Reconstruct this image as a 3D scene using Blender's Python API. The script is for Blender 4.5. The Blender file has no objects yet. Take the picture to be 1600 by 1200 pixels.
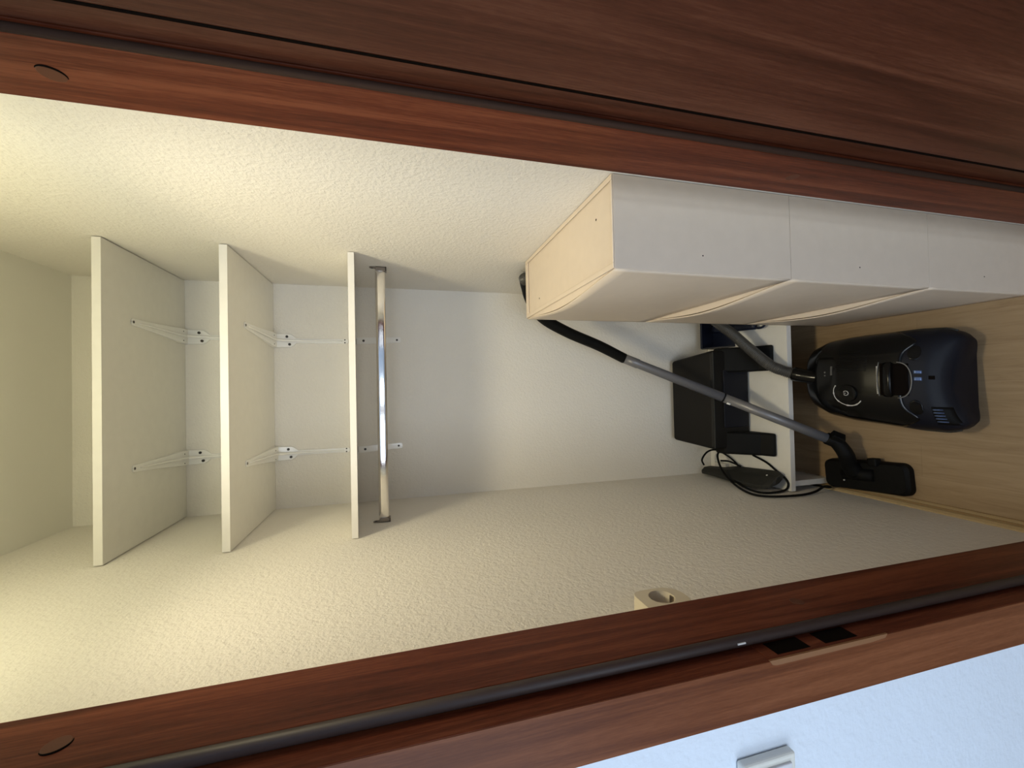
import bpy, bmesh, math, random
from mathutils import Vector, Matrix
random.seed(4)
H = 1.515            # camera height above the closet floor
S = bpy.context.scene
COL = S.collection

# ------------------------------------------------------------------ camera
p_, y_, r_ = 0.2643, 0.0158, -0.0175
fw = Vector((math.sin(y_)*math.cos(p_), math.cos(y_)*math.cos(p_), -math.sin(p_)))
ri0 = Vector((math.cos(y_), -math.sin(y_), 0)); up0 = ri0.cross(fw)
ri = math.cos(r_)*ri0 + math.sin(r_)*up0
up = -math.sin(r_)*ri0 + math.cos(r_)*up0
cam_d = bpy.data.cameras.new('camera'); cam = bpy.data.objects.new('camera', cam_d); COL.objects.link(cam)
cx, cy, cz = -up, ri, -fw          # the phone was held on its side: world down is image right
M4 = Matrix(((cx.x, cy.x, cz.x, 0), (cx.y, cy.y, cz.y, 0), (cx.z, cy.z, cz.z, H), (0, 0, 0, 1)))
cam.matrix_world = M4
cam_d.sensor_fit = 'HORIZONTAL'; cam_d.sensor_width = 36; cam_d.lens = 654.85/1600*36
cam_d.clip_start = 0.01
S.camera = cam
S.view_settings.view_transform = 'Standard'; S.view_settings.look = 'None'
S.view_settings.gamma = 1; S.view_settings.exposure = 0.0
S.view_settings.use_curve_mapping = False

# ------------------------------------------------------------------ world + lights
w = bpy.data.worlds.new('world'); S.world = w; w.use_nodes = True
w.node_tree.nodes['Background'].inputs[0].default_value = (0.45, 0.55, 0.75, 1)
w.node_tree.nodes['Background'].inputs[1].default_value = 0.12
def light(name, kind, loc, energy, color, target=None, **kw):
    d = bpy.data.lights.new(name, kind); d.energy = energy; d.color = color
    for k, v in kw.items(): setattr(d, k, v)
    o = bpy.data.objects.new(name, d); COL.objects.link(o); o.location = loc
    if target is not None:
        o.rotation_euler = (Vector(target)-Vector(loc)).to_track_quat('-Z', 'Y').to_euler()
    return o
light('closet_lamp', 'POINT', (0.0, 0.645, H+0.735), 3.2, (1.0, 0.91, 0.57), shadow_soft_size=0.045)
light('closet_lamp_down_fill', 'AREA', (0.0, 0.645, H+0.70), 2.45, (1.0, 0.865, 0.60), target=(0.0, 1.25, H-1.0), shape='DISK', size=0.18, spread=math.radians(105))  # second light for the same lamp, added to brighten the lower closet
for lx, lw, le in ((-0.595, 0.60, 21.0), (0.015, 0.18, 6.3)):     # the two panes of the hall window
    light('hall_window_daylight', 'AREA', (lx, -2.18, 1.55), le, (0.82, 0.91, 1.0), target=(lx, 0.5, 1.55),
          shape='RECTANGLE', size=lw, size_y=1.25)
light('hall_side_fill', 'AREA', (-1.44, -0.55, 1.45), 8, (0.82, 0.91, 1.0), target=(0.0, -0.55, 1.45),
      shape='RECTANGLE', size=0.8, size_y=1.1)  # added area light that brightens the hall wall; no window on this side

# ------------------------------------------------------------------ materials
def newmat(name):
    m = bpy.data.materials.new(name); m.use_nodes = True
    nt = m.node_tree; return m, nt, nt.nodes['Principled BSDF']
def coords(nt, scale=(1, 1, 1)):
    t = nt.nodes.new('ShaderNodeTexCoord'); mp = nt.nodes.new('ShaderNodeMapping')
    mp.inputs['Scale'].default_value = scale
    g = nt.nodes.new('ShaderNodeNewGeometry')
    nt.links.new(g.outputs['Position'], mp.inputs['Vector']); return mp.outputs[0]
def noise(nt, vec, scale, detail=4, rough=0.5, dist=0.0):
    n = nt.nodes.new('ShaderNodeTexNoise'); n.inputs['Scale'].default_value = scale
    n.inputs['Detail'].default_value = detail; n.inputs['Roughness'].default_value = rough
    n.inputs['Distortion'].default_value = dist
    nt.links.new(vec, n.inputs['Vector']); return n.outputs['Fac']
def ramp(nt, fac, stops):
    r = nt.nodes.new('ShaderNodeValToRGB'); e = r.color_ramp.elements
    while len(e) < len(stops): e.new(0.5)
    for i, (p, c) in enumerate(stops): e[i].position = p; e[i].color = (*c, 1)
    nt.links.new(fac, r.inputs[0]); return r.outputs[0]
def bump(nt, b, fac, strength, distance):
    n = nt.nodes.new('ShaderNodeBump'); n.inputs['Strength'].default_value = strength
    n.inputs['Distance'].default_value = distance
    nt.links.new(fac, n.inputs['Height']); nt.links.new(n.outputs[0], b.inputs['Normal'])
def plain(name, col, rough=0.5, metal=0.0, spec=0.5, grain=None, coat=0.0):
    m, nt, b = newmat(name)
    v = coords(nt); f = noise(nt, v, 35 if grain is None else grain[0], 3)
    c2 = tuple(x*0.965 for x in col)
    nt.links.new(ramp(nt, f, [(0.3, c2), (0.7, col)]), b.inputs['Base Color'])
    b.inputs['Roughness'].default_value = rough; b.inputs['Metallic'].default_value = metal
    b.inputs['Specular IOR Level'].default_value = spec
    b.inputs['Coat Weight'].default_value = coat; b.inputs['Coat Roughness'].default_value = 0.08
    if grain: bump(nt, b, f, grain[1], grain[2])
    return m
def plaster(name, col, sc=210, st=0.5, dist=0.0022):
    m, nt, b = newmat(name)
    v = coords(nt)
    f1 = noise(nt, v, sc, 3, 0.5, 0.0); f2 = noise(nt, v, sc*0.42, 2, 0.5, 0.15)
    mx = nt.nodes.new('ShaderNodeMath'); mx.operation = 'MULTIPLY_ADD'; mx.inputs[1].default_value = 0.6
    nt.links.new(f1, mx.inputs[0]); nt.links.new(f2, mx.inputs[2])
    nt.links.new(ramp(nt, noise(nt, v, 3, 3), [(0.3, tuple(c*0.96 for c in col)), (0.7, col)]), b.inputs['Base Color'])
    b.inputs['Roughness'].default_value = 0.85; b.inputs['Specular IOR Level'].default_value = 0.25
    bump(nt, b, mx.outputs[0], st, dist); return m
def mahogany(name, dark, mid, palest, rough=0.35, gs=1.0, seed=0.0, spec=0.35):
    m, nt, b = newmat(name)
    g = nt.nodes.new('ShaderNodeNewGeometry'); mp = nt.nodes.new('ShaderNodeMapping')
    mp.inputs['Scale'].default_value = (1*gs, 1*gs, 0.035*gs); mp.inputs['Location'].default_value = (seed, seed*.7, seed*.3)
    nt.links.new(g.outputs['Position'], mp.inputs['Vector'])
    big = noise(nt, mp.outputs[0], 38, 5, 0.6, 0.8); fine = noise(nt, mp.outputs[0], 420, 3, 0.7)
    mp2 = nt.nodes.new('ShaderNodeMapping'); mp2.inputs['Scale'].default_value = (1, 1, 0.1)
    nt.links.new(g.outputs['Position'], mp2.inputs['Vector'])
    fleck = noise(nt, mp2.outputs[0], 520, 2, 0.7)
    ma = nt.nodes.new('ShaderNodeMath'); ma.operation = 'MULTIPLY_ADD'; ma.inputs[1].default_value = 0.34
    nt.links.new(fine, ma.inputs[0]); nt.links.new(big, ma.inputs[2])
    mb = nt.nodes.new('ShaderNodeMath'); mb.operation = 'MULTIPLY_ADD'; mb.inputs[1].default_value = 0.26
    nt.links.new(fleck, mb.inputs[0]); nt.links.new(ma.outputs[0], mb.inputs[2])
    nt.links.new(ramp(nt, mb.outputs[0], [(0.62, dark), (0.79, mid), (0.98, palest)]), b.inputs['Base Color'])  # grain tones, from the darkest to the palest wood
    b.inputs['Roughness'].default_value = rough; b.inputs['Specular IOR Level'].default_value = spec
    bump(nt, b, fleck, 0.12, 0.0006); return m
def laminate(name):
    m, nt, b = newmat(name)
    g = nt.nodes.new('ShaderNodeNewGeometry')
    mp = nt.nodes.new('ShaderNodeMapping'); mp.inputs['Scale'].default_value = (1, 0.10, 1)
    nt.links.new(g.outputs['Position'], mp.inputs['Vector'])
    f = noise(nt, mp.outputs[0], 55, 5, 0.65, 1.0)
    br = nt.nodes.new('ShaderNodeTexBrick'); br.offset = 0.37
    br.inputs['Scale'].default_value = 1; br.inputs['Mortar Size'].default_value = 0.0009
    br.inputs['Brick Width'].default_value = 0.9; br.inputs['Row Height'].default_value = 0.095
    br.inputs['Color1'].default_value = (0.94, 0.94, 0.94, 1); br.inputs['Color2'].default_value = (1, 1, 1, 1)
    br.inputs['Mortar'].default_value = (0.86, 0.85, 0.84, 1)
    mr = nt.nodes.new('ShaderNodeMapping'); mr.inputs['Rotation'].default_value = (0, 0, math.pi/2)
    nt.links.new(g.outputs['Position'], mr.inputs['Vector']); nt.links.new(mr.outputs[0], br.inputs['Vector'])
    c = ramp(nt, f, [(0.3, (0.295, 0.20, 0.112)), (0.5, (0.355, 0.248, 0.142)), (0.72, (0.40, 0.285, 0.168))])
    mx = nt.nodes.new('ShaderNodeMix'); mx.data_type = 'RGBA'; mx.blend_type = 'MULTIPLY'; mx.inputs[0].default_value = 1
    nt.links.new(c, mx.inputs[6]); nt.links.new(br.outputs['Color'], mx.inputs[7])
    nt.links.new(mx.outputs[2], b.inputs['Base Color'])
    b.inputs['Roughness'].default_value = 0.45; b.inputs['Specular IOR Level'].default_value = 0.3; return m
M = dict(
    wall=plaster('woodchip_plaster', (0.85, 0.815, 0.75), 240, 0.8, 0.0021),
    ceil=plaster('ceiling_plaster', (0.90, 0.88, 0.82), 120, 0.2, 0.0015),
    hall=plaster("hall_plaster", (0.77, 0.85, 0.95), 150, 0.5, 0.0025),
    maho=mahogany('mahogany_frame', (0.062, 0.0125, 0.0045), (0.120, 0.0265, 0.010), (0.195, 0.055, 0.023), 0.45, spec=0.16),
    maho2=mahogany('mahogany_casing', (0.108, 0.032, 0.012), (0.155, 0.049, 0.018), (0.225, 0.080, 0.033), 0.45, 0.8, 3.1, 0.22),
    door=mahogany('mahogany_door', (0.054, 0.0150, 0.0070), (0.090, 0.0265, 0.0130), (0.145, 0.052, 0.027), 0.38, 0.55, 7.7, 0.24),
    capm=plain('cap_wood', (0.105, 0.030, 0.012), 0.5, spec=0.3),
    raw=plain('raw_wood', (0.24, 0.11, 0.045), 0.7),
    gasket_r=plain('brown_rubber_matte', (0.040, 0.021, 0.014), 0.75, spec=0.12),
    gasket=plain('brown_rubber', (0.040, 0.025, 0.022), 0.5, spec=0.35),
    dark=plain('painted_hollow_shade', (0.006, 0.004, 0.003), 0.9, spec=0.05),  # near-black paint for the shade inside holes and gaps
    mel=plain('white_melamine', (0.82, 0.80, 0.745), 0.4),
    edge=plain('white_edge_band', (0.80, 0.775, 0.73), 0.4),
    brk=plain('white_enamel', (0.90, 0.89, 0.86), 0.28, coat=0.4),
    screw=plain('dark_screw', (0.05, 0.045, 0.04), 0.4, 0.6),
    chrome=plain('chrome', (0.82, 0.80, 0.78), 0.09, 1.0),
    steel=plain('dull_steel', (0.30, 0.26, 0.22), 0.3, 0.9),
    cream=plain("cream_plastic", (0.73, 0.625, 0.51), 0.45, spec=0.3),
    floor=laminate('laminate_floor'),
    bead=plain('wood_bead', (0.50, 0.37, 0.20), 0.5),
    bead2=plain('wood_bead_dark', (0.30, 0.19, 0.08), 0.6),
    navy=plain('navy_matte_plastic', (0.0035, 0.0045, 0.010), 0.5, spec=0.25),
    gloss=plain('black_gloss_plastic', (0.003, 0.003, 0.003), 0.17, spec=0.28),
    blk=plain('black_plastic', (0.004, 0.004, 0.004), 0.6, spec=0.15),
    blkb=plain('black_box_plastic', (0.007, 0.006, 0.005), 0.55, spec=0.25),
    grey=plain('grey_wand_metal', (0.20, 0.20, 0.215), 0.38, 0.35),
    hose=plain('grey_hose_plastic', (0.065, 0.062, 0.058), 0.42),
    dgrey=plain('dark_grey_plastic', (0.028, 0.028, 0.025), 0.6, spec=0.3),
    silver=plain('silver_print', (0.62, 0.60, 0.56), 0.35),
    dim=plain('dim_print', (0.16, 0.155, 0.145), 0.4),
    blue=plain('blue_plastic', (0.006, 0.009, 0.024), 0.4, spec=0.3),
    bclip=plain('pale_blue_metal', (0.10, 0.15, 0.29), 0.3, 0.5),
    rcream=plain('socket_plastic', (0.70, 0.62, 0.47), 0.4),
    sw=plain('switch_plastic', (0.80, 0.80, 0.74), 0.35),
    swf=plain('switch_rocker_plastic', (0.74, 0.75, 0.78), 0.35),
    white=plain('white_dot', (0.8, 0.8, 0.78), 0.4),
)

# ------------------------------------------------------------------ mesh helpers
def link(name, bm, m, parent=None, smooth=False, bevel=0, seg=2):
    if bevel: 
        bmesh.ops.recalc_face_normals(bm, faces=bm.faces)
        bmesh.ops.bevel(bm, geom=[e for e in bm.edges if len(e.link_faces) == 2 and e.calc_face_angle(0) > 0.5],
                        offset=bevel, segments=seg, affect='EDGES', profile=0.5, clamp_overlap=True)
    bmesh.ops.recalc_face_normals(bm, faces=bm.faces)
    me = bpy.data.meshes.new(name); bm.to_mesh(me); bm.free()
    if smooth:
        for f in me.polygons: f.use_smooth = True
    me.materials.append(m if not isinstance(m, str) else M[m])
    o = bpy.data.objects.new(name, me); COL.objects.link(o)
    if parent is not None: 
        o.parent = parent; o.matrix_parent_inverse = parent.matrix_world.inverted()
    return o
def box(bm, x0, x1, y0, y1, z0, z1, mat=None):
    vs = [bm.verts.new((x, y, z)) for x in (x0, x1) for y in (y0, y1) for z in (z0, z1)]
    if mat is not None:
        for v in vs: v.co = mat @ v.co
    for f in ((0, 1, 3, 2), (4, 6, 7, 5), (0, 4, 5, 1), (2, 3, 7, 6), (0, 2, 6, 4), (1, 5, 7, 3)):
        bm.faces.new([vs[i] for i in f])
    return vs
def B(name, x0, x1, y0, y1, z0, z1, m, parent=None, bevel=0, seg=2, mat=None):
    bm = bmesh.new(); box(bm, x0, x1, y0, y1, z0, z1, mat); return link(name, bm, m, parent, False, bevel, seg)
def prism(bm, pts, axis, a, b):
    # extrude polygon pts (2D) between a and b on the axis
    def P(u, v, t): return {'x': (t, u, v), 'y': (u, t, v), 'z': (u, v, t)}[axis]
    A = [bm.verts.new(P(u, v, a)) for u, v in pts]; Bv = [bm.verts.new(P(u, v, b)) for u, v in pts]
    bm.faces.new(A); bm.faces.new(Bv[::-1]); n = len(pts)
    for i in range(n): bm.faces.new((A[i], Bv[i], Bv[(i+1) % n], A[(i+1) % n]))
def spline(pts, n=10):
    P = [Vector(p) for p in pts]; P = [2*P[0]-P[1]] + P + [2*P[-1]-P[-2]]; out = []
    for i in range(1, len(P)-2):
        for k in range(n):
            t = k/n; a, b, c, d = P[i-1:i+3]
            out.append(0.5*((2*b)+(c-a)*t+(2*a-5*b+4*c-d)*t*t+(3*b-a-3*c+d)*t**3))
    out.append(P[-2]); return out
def resample(path, step):
    out = [path[0]]; acc = 0
    for a, b in zip(path, path[1:]):
        L = (b-a).length; 
        if L == 0: continue
        t = step-acc
        while t <= L: out.append(a+(b-a)*(t/L)); t += step
        acc = L-(t-step)
    return out
def tube(bm, path, rad, seg=16, squash=None, caps=True):
    path = [Vector(p) for p in path]; rings = []; prev = None
    for i, p in enumerate(path):
        t = (path[min(i+1, len(path)-1)]-path[max(i-1, 0)]).normalized()
        if prev is None:
            prev = Vector((0, 0, 1)) if abs(t.z) < 0.9 else Vector((1, 0, 0))
        n = (prev-t*prev.dot(t)).normalized(); prev = n; b = t.cross(n)
        r = rad(i/(len(path)-1), i) if callable(rad) else rad
        ra, rb = (r, r) if squash is None else (r*squash[0], r*squash[1])
        rings.append([bm.verts.new(p+n*math.cos(2*math.pi*k/seg)*ra+b*math.sin(2*math.pi*k/seg)*rb) for k in range(seg)])
    for A, C in zip(rings, rings[1:]):
        for k in range(seg): bm.faces.new((A[k], A[(k+1) % seg], C[(k+1) % seg], C[k]))
    if caps: bm.faces.new(rings[0][::-1]); bm.faces.new(rings[-1])
    return rings
def T(name, path, rad, m, parent=None, seg=16, squash=None, smooth=True):
    bm = bmesh.new(); tube(bm, path, rad, seg, squash); o = link(name, bm, m, parent, smooth)
    return o
def disc(bm, c, n, r, h, seg=24):
    c, n = Vector(c), Vector(n).normalized(); tube(bm, [c, c+n*h], r, seg)
def empty(name, loc, label, cat, group=None):
    o = bpy.data.objects.new(name, None); COL.objects.link(o); o.location = loc; o.empty_display_size = 0.05
    o['label'] = label; o['category'] = cat
    if group: o['group'] = group
    bpy.context.view_layer.update()
    return o
def struct(o): o['kind'] = 'structure'; return o

# ------------------------------------------------------------------ setting
XL, XR, YB, YS, ZC = -0.3805, 0.3769, 1.5665, 1.1737, H+0.951
JL, JR = -0.324, 0.318          # door-frame reveals
Y0, Y1 = 0.457, 0.55            # stop face / inner edge of the frame
HD = H+0.50                     # underside of the frame head
struct(B('floor', -1.45, 1.0, -2.25, 1.70, -0.05, 0, 'floor'))
bm = bmesh.new(); box(bm, XL-0.12, XR+0.12, Y1-0.06, YB+0.12, ZC, ZC+0.06); struct(link('ceiling', bm, 'ceil'))
struct(B('ceiling_hall', -1.45, 1.0, -2.25, 0.435, ZC, ZC+0.06, 'hall'))
struct(B('wall_back', XL-0.1, XR+0.1, YB, YB+0.1, 0, ZC, 'wall'))
struct(B('wall_left', XL-0.1, XL, 0.5505, YB, 0, ZC, 'wall'))
struct(B('wall_right', XR, XR+0.1, 0.5505, YB, 0, ZC, 'wall'))
# front wall of the closet (carries the frame): left, right and above the opening
bm = bmesh.new()
box(bm, -1.45, JL-0.028, 0.435, 0.549, 0, ZC); box(bm, JR+0.028, 1.0, 0.435, 0.549, 0, ZC)
box(bm, JL-0.028, JR+0.028, 0.435, 0.549, HD+0.03, ZC)
struct(link('wall_front', bm, 'hall'))
struct(B('wall_hall_left', -1.50, -1.45, -2.25, 0.549, 0, ZC, 'hall'))
struct(B('wall_hall_right', 1.0, 1.05, -2.25, 0.549, 0, ZC, 'hall'))
# hall rear wall with a window opening
bm = bmesh.new()
wx0, wx1, wz0, wz1 = -0.90, 0.10, 0.9, 2.2
box(bm, -1.45, wx0, -2.25, -2.2, 0, ZC); box(bm, wx1, 1.0, -2.25, -2.2, 0, ZC)
box(bm, wx0, wx1, -2.25, -2.2, 0, wz0); box(bm, wx0, wx1, -2.25, -2.2, wz1, ZC)
struct(link('wall_hall_rear', bm, 'hall'))
bm = bmesh.new()
for x0, x1 in ((wx0, wx0+0.03), (-0.28, -0.09), (wx1-0.01, wx1)): box(bm, x0, x1, -2.235, -2.205, wz0, wz1)
for z0, z1 in ((wz0, wz0+0.03), (wz1-0.03, wz1)): box(bm, wx0, wx1, -2.236, -2.206, z0, z1)
struct(link('window_1', bm, 'maho2'))

# mahogany frame: reveal + rebate + casing on the hall side
def jamb(name, side):
    X = JL if side < 0 else JR; s = side
    def fx(a, b): return (min(a, b), max(a, b))
    bm = bmesh.new()
    pts = [(X, Y0), (X, Y1), (X+s*0.028, Y1), (X+s*0.028, 0.4345), (X+s*0.076, 0.4345), (X+s*0.076, 0.42),
           (X+s*0.014, 0.42), (X+s*0.014, Y0)]
    prism(bm, pts, 'z', 0, HD+0.0)
    o = struct(link(name, bm, 'maho', None, False, 0.0012, 2)); return o
jl = jamb('trim_1', -1); jr = jamb('trim_2', 1)
# casing skins in the browner veneer
B('casing', JL-0.0775, JL-0.0148, 0.4192, 0.4210, 0, HD, 'maho2', jl, 0.0004)
B('casing', JR+0.0148, JR+0.0775, 0.4192, 0.4210, 0, HD, 'maho2', jr, 0.0004)
hd = struct(B('trim_3', JL-0.028, JR+0.028, 0.42, Y1, HD, HD+0.03, 'maho'))
# rubber seals sitting on the stop face
for X, s, par in ((JL, -1, jl), (JR, 1, jr)):
    gr = 0.0072 if s < 0 else 0.0042
    T('rubber_seal', [(X+s*(gr-0.0002), Y0-0.002, 0.0), (X+s*(gr-0.0002), Y0-0.002, HD)], gr, 'gasket' if s < 0 else 'gasket_r', par, 12)
# round screw caps in the reveals
def cap(par, X, s, y, z, recess):
    bm = bmesh.new(); tube(bm, [(X+s*0.004, y, z), (X-s*(0.0004 if recess else 0.0003), y, z)], 0.0108 if recess else 0.0095, 28)
    link('screw_cap', bm, 'capm', par, False, 0.0004)
    if recess:
        bm = bmesh.new(); R = 0.0113
        pts = [(X-s*0.0001, y+R*math.cos(a*math.pi/20), z+R*math.sin(a*math.pi/20)) for a in range(14, 34)]
        tube(bm, pts, lambda u, i: 0.0003+0.0010*math.sin(math.pi*u), 6); link('cap_edge_shade', bm, 'dark', par, True)  # dark arc painting the shade along one side of the sunken cap
cap(jr, JR, 1, 0.505, H+0.321, True); cap(jr, JR, 1, 0.502, H-0.589, False)
cap(jl, JL, -1, 0.499, H+0.316, True); cap(jl, JL, -1, 0.499, H-0.568, False)
# strike-plate mortise in the left rebate
XM = JL-0.014
B('strike_mortise', XM-0.0012, XM+0.0006, 0.4215, 0.4515, H-0.628, H-0.435, 'maho', jl, 0.0002)
for z0, z1 in ((H-0.505, H-0.452), (H-0.585, H-0.53)):
    B('latch_hole', XM-0.0008, XM+0.0011, 0.426, 0.449, z0, z1, 'dark', jl, 0.0004)
bm = bmesh.new()
n = 16; pts = [(XM+0.0006, H-0.432), (XM-0.0048, H-0.436), (XM-0.0062, H-0.442), (XM-0.0058, H-0.60), (XM-0.004, H-0.624), (XM+0.0006, H-0.628)]
prism(bm, pts, 'y', 0.4184, 0.4212); link('strike_rim', bm, 'raw', jl)
B('paint_fleck', JL-0.0072, JL-0.0052, Y0-0.0100, Y0-0.0088, H-0.424, H-0.412, 'white', jl)

# door leaf, standing open to the right
door = struct(B('door_1', 0.315, 0.340, -0.35, 0.403, 0.008, HD-0.004, 'door', None, 0.002))
B('door_lip', 0.3295, 0.347, 0.4005, 0.4535, 0.008, HD-0.004, 'door', door, 0.0025, 3)
B('painted_gap_shade', 0.3291, 0.3297, 0.4215, 0.4252, 0.008, HD-0.004, 'dark', door)  # dark strip on the lip, painted as the shade of a gap
# wooden bead along the left wall/floor joint
def bead(name, y0, y1):
    bm = bmesh.new()
    pts = [(XL, 0), (XL+0.022, 0), (XL+0.022, 0.005), (XL+0.018, 0.010), (XL+0.012, 0.013), (XL+0.010, 0.020), (XL+0.004, 0.026), (XL, 0.026)]
    prism(bm, pts, 'y', y0, y1); o = struct(link(name, bm, 'bead'))
    B('bead_groove', XL+0.0125, XL+0.0165, y0, y1, 0.0105, 0.0140, 'bead2', o)
    B('bead_groove', XL+0.0205, XL+0.0235, y0, y1, 0.0, 0.004, 'bead2', o)
bead('baseboard_left', 0.5515, YB)

# ------------------------------------------------------------------ shelves
def shelf(label, zu, thick, tilt=0.0, gap=0.0025):
    # zu = underside height at the front edge
    e = empty('wall_shelf', (0, YS, zu), label, 'shelf', 'white wall shelves')
    bm = bmesh.new(); x0, x1 = XL+gap, XR-gap
    pts = [(YS+0.001, zu), (YB-0.001, zu+tilt), (YB-0.001, zu+thick+tilt), (YS+0.001, zu+thick)]
    prism(bm, pts, 'x', x0, x1); link('board', bm, 'mel', e)
    B('edge_band', x0, x1, YS-0.0006, YS+0.0008, zu-0.0001, zu+thick+0.0001, 'edge', e)
    return e
Z1, Z2, Z3 = H+0.6575, H+0.4025, H+0.1085
s1 = shelf('topmost of the three white shelves, nearest the ceiling, in the warm light', Z1, 0.0175)
s2 = shelf('middle one of the three white wall shelves, on two white brackets', Z2, 0.0175)
s3 = shelf('lowest of the three white wall shelves, directly above the chrome rail', Z3, 0.0158, 0.0345)

def pressed_bracket(label, X, z, xt):
    """big pressed-steel bracket: tapered arm under the shelf, tapered arm down the wall, raised centre rib"""
    e = empty('shelf_bracket', (X, YB, z), label, 'bracket', 'pressed steel shelf brackets')
    t = 0.0022; wE, wT = 0.0245, 0.0085
    # arm under the shelf: from the wall (Y=YB) to the tip
    tip = 1.284
    out = []
    N = 10
    L = [(YB-t, wE), (YB-0.045, wE*0.96), (YB-0.11, 0.0185), (YB-0.20, 0.0125), (tip+0.008, wT+0.001)]
    arc = [(tip+0.008-0.0085*math.sin(a*math.pi/8), (wT+0.001)*math.cos(a*math.pi/8)) for a in range(1, 8)]
    prof = L + arc
    cx = lambda y: X+(xt-X)*(YB-y)/(YB-tip)
    right = [(cx(y)+w_, y) for y, w_ in prof]; left = [(cx(y)-abs(w_), y) for y, w_ in L]
    poly = right + left[::-1]
    def arm(name, rows):
        # rows: (left, right, surface, base) quads swept along the arm; each row is 4 points
        bm = bmesh.new(); R_ = [[bm.verts.new(p) for p in r] for r in rows]
        for A, C in zip(R_, R_[1:]):
            for k in range(4): bm.faces.new((A[k], A[(k+1) % 4], C[(k+1) % 4], C[k]))
        bm.faces.new(R_[0]); bm.faces.new(R_[-1][::-1]); return link(name, bm, 'brk', e, False, 0.0008)
    rows = []
    for y, w_ in L+[(p[0], max(p[1], 0.002)) for p in arc[:6]]:
        th = 0.0028+0.010*max(0, (y-tip)/(YB-tip))**2; c = cx(y)
        rows.append([(c-w_, y, z-0.0002), (c-w_*0.93, y, z-th), (c+w_*0.93, y, z-th), (c+w_, y, z-0.0002)])
    arm('shelf_arm', rows)
    # wall arm
    zb = z-0.236
    Lw = [(z-0.001, wE), (z-0.052, wE*0.95), (z-0.060, wE*0.75), (z-0.070, 0.0085), (z-0.19, 0.0075), (zb+0.009, wT)]
    arcw = [(zb+0.009-0.009*math.sin(a*math.pi/8), wT*math.cos(a*math.pi/8)) for a in range(1, 8)]
    rows = []
    for zz, w_ in Lw+[(p[0], max(p[1], 0.002)) for p in arcw[:6]]:
        th = 0.0026+0.010*max(0, (zz-zb)/(z-zb))**3
        rows.append([(X-w_, YB-0.0002, zz), (X-w_*0.93, YB-th, zz), (X+w_*0.93, YB-th, zz), (X+w_, YB-0.0002, zz)])
    arm('wall_arm', rows)
    # centre rib, running round the elbow
    rib = [(cx(tip+0.03), tip+0.03, z-t-0.0005), (cx(tip+0.08), tip+0.08, z-t-0.004), (cx(YB-0.05), YB-0.05, z-0.013),
           (X, YB-0.026, z-0.024), (X, YB-0.013, z-0.055), (X, YB-0.0065, z-0.12), (X, YB-0.0045, zb+0.02)]
    bm = bmesh.new(); sp = spline(rib, 8); tube(bm, sp, lambda u, i: 0.0020+0.0022*math.sin(math.pi*u), 10, (1, 1)); link('rib', bm, 'brk', e, True)
    for (px, pz) in ((X+0.0135, z-0.042), (X-0.0125, z-0.050)):
        bm = bmesh.new(); disc(bm, (px, YB-0.0070, pz), (0, -1, 0), 0.0042, 0.0036, 14); link('screw', bm, 'screw', e)
    for (px, pz) in ((X+0.005, zb+0.012), (X-0.005, zb+0.012)):
        bm = bmesh.new(); disc(bm, (px, YB-t+0.0005, pz), (0, -1, 0), 0.0024, 0.0014, 10); link('screw', bm, 'screw', e)
    bm = bmesh.new(); disc(bm, (cx(tip), tip+0.007, z-t+0.0004), (0, 0, -1), 0.0036, 0.0016, 14); link('screw', bm, 'screw', e)
    for dx in (0.0145, -0.0145):
        bm = bmesh.new(); disc(bm, (X+dx, YB-0.035, z-0.0095), (0, 0, -1), 0.0018, 0.0018, 10); link('rivet', bm, 'screw', e)
pressed_bracket('right-hand white bracket under the topmost shelf', 0.193, Z1, 0.197)
pressed_bracket('left-hand white bracket under the topmost shelf', -0.191, Z1, -0.179)
pressed_bracket('right-hand white bracket under the middle shelf', 0.184, Z2, 0.194)
pressed_bracket('left-hand white bracket under the middle shelf', -0.195, Z2, -0.183)
def flat_bracket(label, X, xb):
    e = empty('flat_bracket', (X, YB, Z3), label, 'bracket', 'flat angle brackets under the lowest shelf')
    t = 0.0022; zt = Z3+0.0345-0.0008; zb = H-0.010
    bm = bmesh.new()
    pts = [(X-0.0115, zt-0.003), (X+0.0115, zt-0.003), (xb+0.0100, zb+0.004), (xb+0.007, zb), (xb-0.007, zb), (xb-0.0100, zb+0.004)]
    prism(bm, pts, 'y', YB-t, YB-0.0002); link('wall_arm', bm, 'brk', e, False, 0.0006)
    bm = bmesh.new(); sl = 0.0345/(YB-YS)
    prism(bm, [(YB-0.001, zt-0.0002), (YB-0.001, zt-t), (YB-0.15, zt-t-sl*0.15), (YB-0.15, zt-0.0002-sl*0.15)], 'x', X-0.0115, X+0.0115)
    link('shelf_arm', bm, 'brk', e)
    for zz, r in ((H+0.117, 0.0042), (H+0.003, 0.0036)):
        f = (zt-zz)/(zt-zb); bm = bmesh.new(); disc(bm, (X+(xb-X)*f, YB-t+0.0005, zz), (0, -1, 0), r, 0.0014, 14); link('screw', bm, 'screw', e)
flat_bracket('right-hand narrow flat bracket on back wall behind the chrome rail', 0.186, 0.191)
flat_bracket('left-hand narrow flat bracket on back wall behind the chrome rail', -0.197, -0.189)

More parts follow.
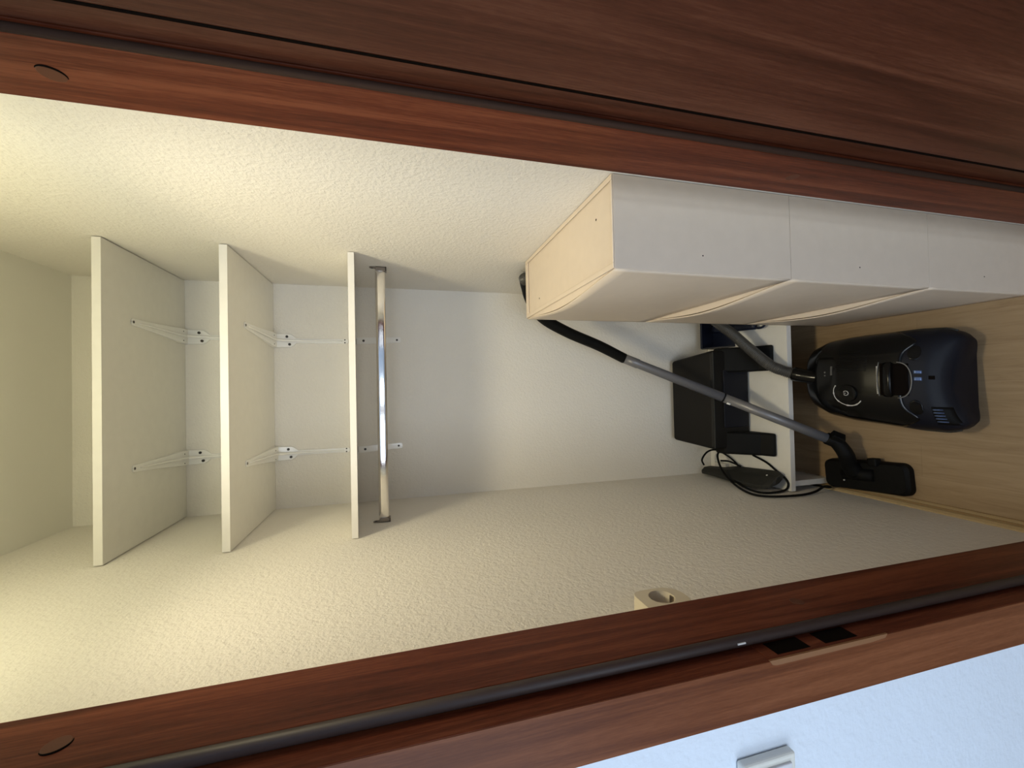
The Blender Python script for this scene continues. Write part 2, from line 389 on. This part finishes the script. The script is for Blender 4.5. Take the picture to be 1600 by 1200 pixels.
# ------------------------------------------------------------------ clothes rail
rail = empty('clothes_rail', (0, 1.31, H+0.048), 'flat oval chrome clothes rail spanning the closet below the lowest shelf', 'clothes rail')
bm = bmesh.new()
a, b_ = Vector((XR-0.006, 1.308, H+0.048)), Vector((XL+0.006, 1.308, H+0.048))
rings = []
for P in (a, b_):
    pr = []
    for k in range(40):
        th = 2*math.pi*k/40; c, s = math.cos(th), math.sin(th)
        pr.append(bm.verts.new(P+Vector((0, 0.0075*math.copysign(abs(c)**0.8, c), 0.0145*math.copysign(abs(s)**0.6, s)))))
    rings.append(pr)
for k in range(40): bm.faces.new((rings[0][k], rings[0][(k+1) % 40], rings[1][(k+1) % 40], rings[1][k]))
bm.faces.new(rings[0]); bm.faces.new(rings[1][::-1])
ob = link('bar', bm, 'chrome', rail, True); md = ob.modifiers.new('e', 'EDGE_SPLIT'); md.split_angle = 1.0
for (X, s, Y) in ((XR, -1, 1.308), (XL, 1, 1.308)):
    bm = bmesh.new(); x0, x1 = sorted((X+s*0.0006, X+s*0.013))
    # open cup: back, bottom and sides
    box(bm, x0, x1, Y-0.0105, Y-0.0085, H+0.030, H+0.060); box(bm, x0, x1, Y+0.0085, Y+0.0105, H+0.030, H+0.060)
    box(bm, x0, x1, Y-0.0105, Y+0.0105, H+0.0295, H+0.0330)
    xx = X+s*0.0006; box(bm, min(xx, xx+s*0.0018), max(xx, xx+s*0.0018), Y-0.0105, Y+0.0105, H+0.030, H+0.068)
    e = link('end_socket', bm, 'steel', rail, False, 0.0004)
    bm = bmesh.new(); disc(bm, (X+s*0.0004, Y, H+0.070), (s, 0, 0), 0.0085, 0.0022, 20); link('screw_tab', bm, 'steel', e)
    bm = bmesh.new(); disc(bm, (X+s*0.0022, Y, H+0.071), (s, 0, 0), 0.0042, 0.0012, 14); link('screw', bm, 'screw', e)

# ------------------------------------------------------------------ wall-hung flap boxes on the right
XT, YN, YF = 0.2085, 0.6545, 1.1700
def flap_box(label, zt, top, X=XT, hgt=0.3895):
    e = empty('flap_box', (XR-0.09, (YN+YF)/2, zt-hgt), label, 'storage box', 'cream flap boxes stacked on the right wall')
    zb = zt-hgt; X = X
    bm = bmesh.new()
    x0, x1 = X+0.0008, XR-0.0008
    # hollow shell: sides, back, bottom
    box(bm, x0, x1, YN, YN+0.003, zb, zt-0.0004); box(bm, x0, x1, YF-0.003, YF, zb, zt-0.0004)
    box(bm, x1-0.003, x1, YN+0.0031, YF-0.0031, zb, zt-0.0004); box(bm, x0+0.002, x1-0.0031, YN+0.0031, YF-0.0031, zb+0.0002, zb+0.003)
    link('body', bm, 'cream', e, False, 0.0006)
    N = 40
    def bulge(v): 
        u = (v-YN)/(YF-YN); return 0.0190*math.sin(math.pi*u)**1.5 if 0 < u < 1 else 0
    # sloping ledge behind the flap's lip
    bm = bmesh.new(); A = []; C = []
    ys = [YN+0.001+(YF-YN-0.002)*i/N for i in range(N+1)]
    for v in ys:
        bl = bulge(v)
        A.append((bm.verts.new((X+0.004, v, zt-0.0012)), bm.verts.new((X+0.001-bl*0.86, v, zt-0.0030-bl*0.10))))
    for (a0, a1), (b0, b1) in zip(A, A[1:]): bm.faces.new((a0, a1, b1, b0))
    link('lip_ledge', bm, 'cream', e)
    # flap with a wavy top edge that bulges outwards
    bm = bmesh.new(); R = 14; grid = []
    for j in range(R+1):
        t = j/R; z = zt-0.0015-t*(hgt-0.004)
        fall = (1-t)**1.7
        grid.append([bm.verts.new((X-bulge(v)*fall, v, z-(0.0015*bulge(v)/0.02 if j == 0 else 0))) for v in ys])
    for j in range(R):
        for i in range(N): bm.faces.new((grid[j][i], grid[j+1][i], grid[j+1][i+1], grid[j][i+1]))
    bmesh.ops.recalc_face_normals(bm, faces=bm.faces)
    fo = link('flap', bm, 'cream', e, True); md = fo.modifiers.new('solid', 'SOLIDIFY'); md.thickness = 0.0026; md.offset = 0
    if top:
        bm = bmesh.new(); box(bm, X+0.0014, x1-0.0004, YN+0.0032, YF-0.0032, zt-0.004, zt-0.0012); lid = link('top', bm, 'cream', e)
        bm = bmesh.new(); rz = zt+0.0022
        box(bm, X+0.0010, X+0.0115, YN+0.0003, YF-0.0003, zt-0.0003, rz); box(bm, x1-0.010, x1-0.0002, YN+0.0003, YF-0.0003, zt-0.0003, rz)
        box(bm, X+0.0115, x1-0.010, YN+0.0003, YN+0.006, zt-0.0003, rz); box(bm, X+0.0115, x1-0.010, YF-0.022, YF-0.0003, zt-0.0003, rz)
        link('raised_rim', bm, 'cream', lid, False, 0.0015)
        for (hx, hy) in ((0.321, 0.722), (0.245, 1.06)):
            bm = bmesh.new(); disc(bm, (hx, hy, zt-0.0013), (0, 0, 1), 0.0022, 0.0004, 10); link('peg_hole', bm, 'dark', lid)
    bm = bmesh.new(); disc(bm, (XT+0.034, YN+0.0006, zt-0.183), (0, -1, 0), 0.0014, 0.0009, 10); link('peg_hole', bm, 'dark', e)
zt = H-0.367
flap_box('topmost cream flap box of the stack on the right wall', zt, True)
flap_box('middle cream flap box of the stack, second from the top', zt-0.39, False)
flap_box('lowest cream flap box of the stack, just above the wood floor', zt-0.78, False, XT+0.0005, 0.366)

# ------------------------------------------------------------------ low white bench at the back
bt = H-1.326
bench = empty('low_shelf_unit', (0, 1.36, 0), 'low white board unit on the floor at the back, carrying black boxes', 'low shelf')
B('top_board', XL+0.004, XR-0.004, 1.1735, YB-0.002, bt-0.019, bt, 'mel', bench, 0.0006)
B('front_edge', XL+0.004, XR-0.004, 1.1725, 1.1737, bt-0.0192, bt-0.0002, 'edge', bench)
B('side_panel', -0.362, -0.343, 1.180, YB-0.004, 0.001, bt-0.0195, 'mel', bench, 0.0006)
B('side_panel', 0.343, 0.362, 1.180, YB-0.004, 0.001, bt-0.0195, 'mel', bench, 0.0006)

# ------------------------------------------------------------------ black plastic stand on the bench
st = empty('black_stand', (-0.05, 1.42, bt), 'large black plastic box with two forward feet on the white bench', 'plastic box')
bm = bmesh.new()
# body: tapered block (wider at the front)
q = [(-0.223, 1.540), (0.108, 1.540), (0.137, 1.340), (-0.243, 1.340)]
vs = []
for z_, k in ((bt+0.001, 0), (1, 1)):
    for i, (x, y) in enumerate(q):
        z = bt+0.0015 if k == 0 else (H-1.118 if i < 2 else H-1.152)
        vs.append(bm.verts.new((x, y, z)))
bm.faces.new(vs[0:4]); bm.faces.new(vs[4:8][::-1])
for i in range(4): bm.faces.new((vs[i], vs[4+i], vs[4+(i+1) % 4], vs[(i+1) % 4]))
link('body', bm, 'blkb', st, False, 0.012, 4)
# feet: sloping gussets running forward
for (xa, xb) in ((0.052, 0.146), (-0.262, -0.178)):
    bm = bmesh.new()
    prism(bm, [(1.385, bt+0.001), (1.224, bt+0.001), (1.222, bt+0.016), (1.262, bt+0.034), (1.345, H-1.205), (1.385, H-1.195)], 'x', xa, xb)
    link('foot', bm, 'blk', st, False, 0.014, 4)
B('rim_line', -0.236, 0.130, 1.3365, 1.3415, H-1.158, H-1.1545, 'dgrey', st, 0.001)
B('front_plate', -0.16, 0.06, 1.336, 1.3405, bt+0.015, H-1.20, 'navy', st, 0.003)
bm = bmesh.new(); prism(bm, [(-0.085, H-1.235), (-0.075, H-1.222), (-0.045, H-1.222), (-0.035, H-1.235), (-0.045, H-1.243), (-0.075, H-1.243)], 'y', 1.3335, 1.337)
link('painted_glint', bm, 'blue', st, False, 0.001)  # blue highlight on the front face, painted as a small raised patch

# ------------------------------------------------------------------ dark blue dustpan beside it
dp = empty('dustpan', (0.24, 1.44, bt), 'dark navy dustpan with a looped handle on the bench behind the hose', 'dustpan')
bm = bmesh.new()
box(bm, 0.160, 0.300, 1.405, 1.530, bt+0.0015, bt+0.007); 
prism(bm, [(1.530, bt+0.0015), (1.522, bt+0.0015), (1.508, bt+0.075), (1.516, bt+0.078)], 'x', 0.160, 0.300)
prism(bm, [(1.405, bt+0.002), (1.528, bt+0.002), (1.515, bt+0.075), (1.470, bt+0.05)], 'x', 0.158, 0.163)
prism(bm, [(1.405, bt+0.002), (1.528, bt+0.002), (1.515, bt+0.075), (1.470, bt+0.05)], 'x', 0.297, 0.302)
link('pan', bm, 'blue', dp, False, 0.0012)
bm = bmesh.new(); pth = [(0.238, 1.49, bt+0.034), (0.231, 1.40, bt+0.028), (0.2245, 1.282, bt+0.022)]
tube(bm, spline(pth, 6), 0.012, 12, (0.7, 1.2)); link('handle', bm, 'blue', dp, True)
bm = bmesh.new(); lp = [(0.2235+0.0105*math.cos(t*math.pi/10), 1.264+0.020*math.sin(t*math.pi/10), bt+0.022+0.002*math.sin(t*math.pi/10)) for t in range(21)]
tube(bm, lp, 0.0042, 8); link('hanging_loop', bm, 'blue', dp, True)

# ------------------------------------------------------------------ grey device leaning on the left wall + its cord
dv = empty('electrical_device', (-0.34, 1.35, bt), 'slim dark grey device with a coiled black cord leaning on left wall', 'device')
def dpt(y, s_, off):   # s_: 0 bottom edge .. 1 top edge (against the wall)
    xb = -0.316-0.024*(y-1.19)/0.31; x = xb+(-0.372-xb)*s_
    z = bt+0.003+0.088*s_
    nx, nz = 0.83, 0.55
    return Vector((x+nx*off, y, z+nz*off))
bm = bmesh.new()
secs = [(1.183, 0.30, 0.62), (1.190, 0.12, 0.80), (1.212, 0.02, 0.94), (1.24, 0, 1), (1.33, 0, 1), (1.40, 0.0, 0.96), (1.45, 0.22, 0.93), (1.520, 0.28, 0.93), (1.528, 0.34, 0.88)]
rg = []
for y, a0, a1 in secs:
    m_ = (a0+a1)/2
    rg.append([bm.verts.new(dpt(y, a0, -0.004)), bm.verts.new(dpt(y, a0+0.04, 0.012)), bm.verts.new(dpt(y, m_, 0.018)),
               bm.verts.new(dpt(y, a1-0.06, 0.010)), bm.verts.new(dpt(y, a1, -0.002)), bm.verts.new(dpt(y, m_, -0.006))])
for A, C in zip(rg, rg[1:]):
    for k in range(6): bm.faces.new((A[k], A[(k+1) % 6], C[(k+1) % 6], C[k]))
bm.faces.new(rg[0]); bm.faces.new(rg[-1][::-1])
link('case', bm, 'dgrey', dv, False, 0.002, 2)
bm = bmesh.new(); c0 = dpt(1.225, 0.42, 0.0185); disc(bm, c0, (0.83, 0, 0.55), 0.0032, 0.0012, 12); link('indicator', bm, 'white', dv)
B('pale_label', -0.345, -0.325, 1.455, 1.515, bt+0.0012, bt+0.022, 'silver', dv, 0.001)
for pts, rr in (([(-0.333, 1.400, 0.194), (-0.313, 1.420, 0.194), (-0.287, 1.450, 0.209), (-0.268, 1.480, 0.236), (-0.276, 1.490, 0.269), (-0.306, 1.490, 0.296), (-0.328, 1.480, 0.295)], 0.0036),
                ([(-0.323, 1.380, 0.204), (-0.306, 1.410, 0.231), (-0.302, 1.420, 0.265)], 0.0036),
                ([(-0.268, 1.460, 0.231), (-0.285, 1.440, 0.262), (-0.318, 1.400, 0.286), (-0.351, 1.360, 0.293), (-0.374, 1.290, 0.309), (-0.374, 1.192, 0.348), (-0.374, 1.145, 0.334), (-0.374, 1.124, 0.277), (-0.374, 1.119, 0.201), (-0.373, 1.135, 0.125), (-0.359, 1.135, 0.087), (-0.366, 1.145, 0.045), (-0.3735, 1.175, 0.033), (-0.3745, 1.26, 0.031), (-0.3745, 1.38, 0.031)], 0.0040),
                ([(-0.271, 1.330, 0.194), (-0.289, 1.270, 0.194), (-0.311, 1.230, 0.194), (-0.335, 1.190, 0.194), (-0.355, 1.180, 0.194), (-0.374, 1.187, 0.203), (-0.374, 1.174, 0.276), (-0.374, 1.196, 0.308), (-0.374, 1.264, 0.297), (-0.360, 1.330, 0.291)], 0.0038)):
    T('power_cord', spline(pts, 10), rr, 'blk', dv, 10)

# ------------------------------------------------------------------ vacuum cleaner
vac = empty('vacuum_cleaner', (0.01, 0.95, 0), 'black canister vacuum cleaner with grey wand, ribbed hose and floor nozzle', 'vacuum cleaner')
VX, VY, VL = 0.0, 0.742, 0.402       # rear centre, length
CUR = [(0.0, 0.112, 0.105), (0.03, 0.128, 0.128), (0.10, 0.139, 0.150), (0.25, 0.141, 0.176), (0.45, 0.136, 0.200), (0.62, 0.133, 0.212),
       (0.78, 0.125, 0.205), (0.90, 0.107, 0.184), (0.96, 0.088, 0.158), (1.0, 0.060, 0.12)]
def cur(t):
    for (a, w0, h0), (b2, w1, h1) in zip(CUR, CUR[1:]):
        if t <= b2+1e-9:
            f = (t-a)/(b2-a); return w0+(w1-w0)*f, h0+(h1-h0)*f
    return CUR[-1][1:]
NE = 2.7
def vpt(t, th, k=1.0):
    w_, h_ = cur(t); c, s = math.cos(th), math.sin(th)
    x = w_*math.copysign(abs(c)**(2/NE), c)*k
    zm = 0.075
    z = zm+(h_-zm)*abs(s)**(2/NE)*k if s >= 0 else zm-(zm-0.016)*abs(s)**(2/3.4)
    y = VY+t*VL + 0.022*max(0, 1-t/0.25)**2*(1-min(1, abs(x)/w_)**2)
    return Vector((VX+0.022*t+x, y, z))
def vtop(x, t, k=1.0):
    w_, h_ = cur(t); f = max(0.0, 1-(abs(x)/w_)**NE)**(1/NE)
    return Vector((VX+0.022*t+x, VY+t*VL + 0.022*max(0, 1-t/0.25)**2*(1-min(1, abs(x)/w_)**2), 0.075+(h_-0.075)*f*k))
def loft(ts, ths, k, closed, capends):
    bm = bmesh.new(); R = [[bm.verts.new(vpt(t, th, k)) for th in ths] for t in ts]
    n = len(ths)
    for A, C in zip(R, R[1:]):
        for i in range(n if closed else n-1): bm.faces.new((A[i], A[(i+1) % n], C[(i+1) % n], C[i]))
    if capends: bm.faces.new(R[0]); bm.faces.new(R[-1][::-1])
    return bm
ths = [2*math.pi*i/56 for i in range(56)]
body = link('lower_body', loft([i/48 for i in range(49)], ths, 1.0, True, True), 'navy', vac, True)
md = body.modifiers.new('bev', 'BEVEL'); md.width = 0.012; md.segments = 4; md.limit_method = 'ANGLE'; md.angle_limit = 0.9
# glossy hood
bm = bmesh.new(); R = []
for i in range(37):
    R.append([])
    for j in range(41):
        th = math.radians(12)+math.radians(156)*j/40
        u = abs(j-20)/20
        t0 = 0.235-0.065*math.exp(-((u-0.55)/0.16)**2)+0.12*u**5
        t = t0+(0.985-t0)*i/36
        R[-1].append(bm.verts.new(vpt(t, th, 1.010)+Vector((0, 0, 0.0015))))
for A, C in zip(R, R[1:]):
    for k in range(40): bm.faces.new((A[k], A[k+1], C[k+1], C[k]))
bmesh.ops.recalc_face_normals(bm, faces=bm.faces)
hood = link('hood', bm, 'gloss', vac, True); md = hood.modifiers.new('s', 'SOLIDIFY'); md.thickness = 0.0010; md.offset = -1
# side bumper line
bm = bmesh.new(); tube(bm, [vpt(0.05+0.93*i/30, 0.02, 1.005) for i in range(31)], 0.003, 8); link('bumper_trim', bm, 'dgrey', vac, True)
bm = bmesh.new(); tube(bm, [vpt(0.05+0.93*i/30, math.pi-0.02, 1.005) for i in range(31)], 0.003, 8); link('bumper_trim', bm, 'dgrey', vac, True)
# patch helper: thin sheet following the hood
def patch(name, fx, x0, x1, t0, t1, lift, m, parent, thick=0.0012, nx=12, nt_=8, k=1.010):
    bm = bmesh.new(); G = []
    for j in range(nt_+1):
        row = []
        for i in range(nx+1):
            x = x0+(x1-x0)*i/nx; t = t0+(t1-t0)*j/nt_
            x, t = fx(x, t) if fx else (x, t)
            row.append(bm.verts.new(vtop(x, t, k)+Vector((0, 0, lift))))
        G.append(row)
    for A, C in zip(G, G[1:]):
        for i in range(nx): bm.faces.new((A[i], A[i+1], C[i+1], C[i]))
    bmesh.ops.recalc_face_normals(bm, faces=bm.faces)
    o = link(name, bm, m, parent, True); md = o.modifiers.new('s', 'SOLIDIFY'); md.thickness = thick; md.offset = 1
    return o
def tY(y): return (y-VY)/VL
# carry handle: hollow + strap + bright rims
patch('handle_hollow', None, -0.043, 0.046, tY(0.822), tY(0.880), 0.0022, 'dark', hood, 0.0006)
bm = bmesh.new(); pts = []
for i in range(13):
    x = -0.046+0.094*i/12; u = (i-6)/6
    v = vtop(x, tY(0.860+0.004*u*u), 1.010); v.z += 0.004+0.008*(1-u*u); pts.append(v)
tube(bm, pts, 0.011, 12, (0.45, 1.0)); link('carry_handle', bm, 'gloss', hood, True)
bm = bmesh.new(); tube(bm, [vtop(-0.046+0.096*i/14, tY(0.8825+0.003*math.sin(math.pi*i/14)), 1.010)+Vector((0, 0, 0.0028)) for i in range(15)], 0.0012, 6)
link('bright_rim', bm, 'dim', hood, True)
bm = bmesh.new(); tube(bm, [vtop(0.05*math.sin(a), tY(0.855-0.040*math.cos(a)**0.6 if math.cos(a) > 0 else 0.855), 1.010)+Vector((0, 0, 0.003)) for a in [(-0.93+1.86*i/20)*math.pi/2 for i in range(21)]], 0.0016, 6)
link('bright_rim', bm, 'dim', hood, True)
# printed name strip (illegible small characters) beside the handle
bm = bmesh.new()
x = -0.040
while x < 0.038:
    wd = random.choice((0.003, 0.004, 0.0045)); c = vtop(x, tY(0.886), 1.010)
    box(bm, c.x, c.x+wd, c.y-0.0016, c.y+0.0016, c.z+0.0018, c.z+0.0026); x += wd+0.0014
link('printed_name', bm, 'silver', hood)
# vents
for k in range(14):
    xx = 0.026+0.0045*k if k < 8 else 0.026+0.0045*k
    a_, b2 = vtop(xx, tY(0.91), 1.010), vtop(xx, tY(0.985), 1.010)
    bm = bmesh.new(); tube(bm, [a_+Vector((0, 0, .0012)), (a_+b2)/2+Vector((0, 0, .0030)), b2+Vector((0, 0, .0012))], 0.0009, 6); link('vent_rib', bm, 'blk', hood, True)
bm = bmesh.new()
for k in range(8):
    c = vtop(0.012+0.0035*k, tY(1.0), 1.010); box(bm, c.x, c.x+0.0018, c.y-0.003, c.y+0.003, c.z+0.0016, c.z+0.0024)
link('level_marks', bm, 'dim', hood)
# power dial with arc scale
def surf(x, y, lift):
    t = tY(y); v = vtop(x-VX-0.022*t, t, 1.010); v.z += lift+0.0015; return v
dcx, dcy = -0.030, 0.957
bm = bmesh.new(); top = []; bot = []
for i in range(36):
    a = 2*math.pi*i/36; v = surf(dcx+0.026*math.cos(a), dcy+0.026*math.sin(a), 0.0); bot.append(bm.verts.new(v-Vector((0, 0, 0.003))))
    v = surf(dcx+0.024*math.cos(a), dcy+0.024*math.sin(a), 0.007); top.append(bm.verts.new(v))
for i in range(36): bm.faces.new((bot[i], bot[(i+1) % 36], top[(i+1) % 36], top[i]))
bm.faces.new(top); bm.faces.new(bot[::-1])
dial = link('power_dial', bm, 'gloss', hood, False, 0.0015, 2)
bm = bmesh.new(); tube(bm, [surf(dcx+0.0065*math.sin(math.radians(30+300*i/20)), dcy+0.0065*math.cos(math.radians(30+300*i/20)), 0.0088) for i in range(21)], 0.0009, 6)
tube(bm, [surf(dcx, dcy, 0.0090), surf(dcx, dcy+0.0058, 0.0088)], 0.0008, 6)
link('power_symbol', bm, 'silver', dial, True)
bm = bmesh.new()
tube(bm, [surf(dcx-0.038*math.cos(a), dcy+0.038*math.sin(a), 0.0012) for a in [math.radians(128-180*i/28) for i in range(29)]], lambda u, i: 0.0010+0.0012*(u > 0.62)*(1.4-u) + (0.0010 if i % 6 == 0 else 0), 6)
link('dial_scale', bm, 'silver', hood, True)
# small round lights near the port
for (xx, yy, rr_) in ((0.020, 1.022, 0.0028), (0.010, 1.022, 0.0022)):
    bm = bmesh.new(); c = vtop(xx, tY(yy), 1.010); disc(bm, c+Vector((0, 0, 0.001)), (0, 0.2, 1), rr_, 0.0012, 12); link('indicator_dot', bm, 'dim', hood)
# rear details: painted blue highlights, slot, cord plug clip
patch('blue_highlight', None, 0.018, 0.027, tY(0.795), tY(0.813), 0.001, 'bclip', body, 0.002, 4, 4, 1.0)
patch('blue_highlight', None, -0.001, 0.009, tY(0.795), tY(0.813), 0.001, 'bclip', body, 0.002, 4, 4, 1.0)
patch('rear_slot', None, 0.003, 0.013, tY(0.769), tY(0.781), 0.0005, 'dark', body, 0.0008, 4, 4, 1.0)
clip = patch('plug_bay', None, -0.118, -0.070, 0.012, tY(0.782), 0.0008, 'blk', body, 0.0012, 6, 6, 1.0)
for i in range(5):
    c = vtop(-0.078-0.008*i, tY(0.780), 1.0); c2 = vtop(-0.078-0.008*i, tY(0.762), 1.0)
    bm = bmesh.new(); tube(bm, [c+Vector((0, 0, .0025)), c2+Vector((0, 0, .0025))], 0.0016, 8); link('clip_bar', bm, 'bclip', clip, True)
for lx in (-0.074, 0.074):
    patch('hood_scoop', lambda x, t, lx=lx: (lx+(x-lx)*math.sqrt(max(0.02, 1-((t-tY(0.812))/(0.014/VL))**2)), t), lx-0.020, lx+0.020, tY(0.7985), tY(0.8255), 0.0012, 'gloss', hood, 0.0010, 10, 10, 1.010)
# wheels
for s in (-1, 1):
    bm = bmesh.new(); c = Vector((VX+s*0.112, VY+0.095, 0.040)); disc(bm, c, (s, 0, 0), 0.038, 0.016, 36); link('wheel', bm, 'blk', vac, False, 0.003, 2)
# hose port + connector
conn = spline([(0.018, 1.045, 0.172), (0.021, 1.075, 0.188), (0.028, 1.105, 0.201), (0.036, 1.130, 0.2115)], 6)
T('hose_connector', conn, lambda u, i: 0.0225 if u < 0.75 else 0.0235, 'gloss', vac, 20)
hp = spline([(0.036, 1.130, 0.2115), (0.048, 1.155, 0.230), (0.074, 1.183, 0.263), (0.145, 1.248, 0.293), (0.190, 1.285, 0.312), (0.230, 1.319, 0.338),
             (0.280, 1.335, 0.400), (0.318, 1.325, 0.52), (0.338, 1.28, 0.72), (0.342, 1.235, 0.92), (0.345, 1.225, 1.04), (0.351, 1.248, 1.108), (0.353, 1.275, 1.125)], 14)
hp = resample(hp, 0.00125)
T('ribbed_hose', hp, lambda u, i: 0.0192 if i % 4 < 2 else 0.0162, 'hose', vac, 18)
# wand handle (bent tube)
hh = spline([(0.3545, 1.278, H-0.398), (0.338, 1.31, H-0.413), (0.303, 1.355, H-0.441), (0.252, 1.385, H-0.492), (0.205, 1.400, H-0.590), (0.158, 1.412, H-0.720), (0.112, 1.420, H-0.826)], 12)
T('wand_handle', hh, lambda u, i: 0.0200-0.0010*u, 'blk', vac, 24)
a_ = Vector((0.3545, 1.278, H-0.398)); d_ = (hh[0]-hh[1]).normalized()
T('hose_swivel', [a_+d_*0.001, a_+d_*0.008], 0.0208, 'grey', vac, 24)
# telescopic wand
p0, p1 = Vector((0.112, 1.420, H-0.826)), Vector((-0.191, 1.080, H-1.400))
dirw = (p1-p0).normalized(); mid = Vector((-0.044, 1.245, H-1.116))
tt = (mid-p0).dot(dirw); mid = p0+dirw*tt
T('upper_wand', [p0-dirw*0.004, p0+dirw*0.055, p0+dirw*0.058, mid], lambda u, i: 0.0180 if i < 2 else 0.0162, 'grey', vac, 24)
T('lower_wand', [mid, p1], 0.0160, 'grey', vac, 24)
T('joint_ring', [mid-dirw*0.002, mid+dirw*0.002], 0.0176, 'blk', vac, 24)
side = dirw.cross(Vector((0, -1, 0.3))).normalized()
bm = bmesh.new(); c = mid+dirw*0.016+Vector((-0.83, -0.35, 0.25)).normalized()*0.0160
tube(bm, [c-dirw*0.006, c+dirw*0.006], 0.0042, 12); link('release_button', bm, 'white', vac, True)
# floor nozzle
noz = Vector((-0.309, 1.043, 0)); ang = math.radians(4.0)
RM = Matrix.Translation(noz) @ Matrix.Rotation(ang, 4, 'Z')
bm = bmesh.new()
outl = []
def rr_pts(hx, hy, r, n=6):
    o = []
    for cx_, cy_, a0 in ((hx-r, hy-r, 0), (-hx+r, hy-r, 90), (-hx+r, -hy+r, 180), (hx-r, -hy+r, 270)):
        for k in range(n+1):
            a = math.radians(a0+90*k/n); o.append((cx_+r*math.cos(a), cy_+r*math.sin(a)))
    return o
lv = [(0.002, 1.0), (0.022, 1.0), (0.040, 0.96), (0.047, 0.86)]
R = []
for z, k in lv:
    R.append([bm.verts.new(RM @ Vector((x*k, y*(1-(1-k)*0.5), z-(0.016*max(0, -y/0.12) if z > 0.03 else 0)))) for x, y in rr_pts(0.050, 0.126, 0.024)])
n = len(R[0])
for A, C in zip(R, R[1:]):
    for k in range(n): bm.faces.new((A[k], A[(k+1) % n], C[(k+1) % n], C[k]))
bm.faces.new(R[0][::-1]); bm.faces.new(R[-1])
nz = link('floor_nozzle', bm, 'blk', vac, True); md = nz.modifiers.new('e', 'EDGE_SPLIT'); md.split_angle = 0.7
q0 = RM @ Vector((0.010, 0.020, 0.042))
T('swivel_neck', spline([q0, q0+Vector((0.030, 0.004, 0.020)), Vector((-0.235, 1.060, 0.085)), p1+dirw*0.012, p1-dirw*0.018], 8), lambda u, i: 0.026-0.006*u, 'blk', vac, 20)
bm = bmesh.new()
tube(bm, [RM @ Vector((0.005, -0.035, 0.036)), RM @ Vector((0.005, 0.055, 0.040))], 0.020, 16); link('swivel_housing', bm, 'blk', nz, True)
B('foot_pedal', 0.035, 0.062, -0.052, -0.024, 0.020, 0.048, 'blk', nz, 0.005, 3, RM)
# collar latch on the wand end
u_ = Vector((0.75, -0.5, 0.43)); u_ = (u_-dirw*u_.dot(dirw)).normalized(); v_ = dirw.cross(u_)
CM = Matrix(((u_.x, v_.x, dirw.x, p1.x), (u_.y, v_.y, dirw.y, p1.y), (u_.z, v_.z, dirw.z, p1.z), (0, 0, 0, 1)))
bm = bmesh.new(); box(bm, -0.016, 0.034, -0.014, 0.014, -0.016, 0.022, CM); link('collar_latch', bm, 'blk', vac, False, 0.003, 2)
for (x, y) in ((0.012, 0.052), (0.010, 0.035), (-0.010, 0.052)):
    bm = bmesh.new(); c = RM @ Vector((x-0.008, y, 0.0475)); disc(bm, c+Vector((0, 0, 0.0005)), (0, 0, 1), 0.0022, 0.0035, 10); link('nozzle_stud', bm, 'silver', nz)

# ------------------------------------------------------------------ surface socket on the left wall
so = empty('wall_socket', (XL, 0.585, H-0.405), 'cream surface-mounted round power socket on the left closet wall', 'power socket')
bm = bmesh.new()
yc, zc_, R_ = 0.595, H-0.403, 0.0205; hx = -0.337
out = []
# outer rounded square with hole: ring of quads between outline and hole
N = 48
def outline(a):
    c, s = math.cos(a), math.sin(a); hw, hh_ = 0.034, 0.040
    n = 5.0 if s > 0 else 2.6
    k = (abs(c/hw)**n+abs(s/hh_)**n)**(-1/n); return (yc-0.006+k*c, zc_+k*s)
O1 = [bm.verts.new((hx, *outline(2*math.pi*i/N))) for i in range(N)]
Ob = [bm.verts.new((XL+0.0004, *[(v[0], v[1]) for v in [((outline(2*math.pi*i/N)[0]-yc)*1.08+yc, (outline(2*math.pi*i/N)[1]-zc_)*1.0+zc_)]][0])) for i in range(N)]
Hf = [bm.verts.new((hx, yc+R_*math.cos(2*math.pi*i/N), zc_+R_*math.sin(2*math.pi*i/N))) for i in range(N)]
Hb = [bm.verts.new((hx-0.017, yc+R_*0.93*math.cos(2*math.pi*i/N), zc_+R_*0.93*math.sin(2*math.pi*i/N))) for i in range(N)]
for i in range(N):
    j = (i+1) % N
    bm.faces.new((O1[i], O1[j], Hf[j], Hf[i])); bm.faces.new((Hf[i], Hf[j], Hb[j], Hb[i])); bm.faces.new((O1[i], Ob[i], Ob[j], O1[j]))
bm.faces.new(Hb); bm.faces.new(Ob[::-1])
link('housing', bm, 'rcream', so)
for dz in (0.0095, -0.0095):
    bm = bmesh.new(); disc(bm, (hx-0.0172, yc, zc_+dz), (1, 0, 0), 0.0026, 0.0006, 12); link('pin_hole', bm, 'dark', so)
B('earth_clip', hx-0.016, hx-0.002, yc-0.004, yc+0.004, zc_+R_-0.0035, zc_+R_-0.0015, 'screw', so)
B('earth_clip', hx-0.016, hx-0.002, yc-0.004, yc+0.004, zc_-R_+0.0015, zc_-R_+0.0035, 'steel', so)

# ------------------------------------------------------------------ light switch on the hall wall
sw = empty('light_switch', (-0.499, 0.435, H-0.432), 'white light switch on the pale hall wall left of the door frame', 'light switch')
B('switch_frame', -0.539, -0.459, 0.4225, 0.4348, H-0.472, H-0.392, 'sw', sw, 0.0035, 3)
B('rocker', -0.530, -0.468, 0.4195, 0.4240, H-0.463, H-0.401, 'swf', sw, 0.0012, 2)
bpy.context.view_layer.update()
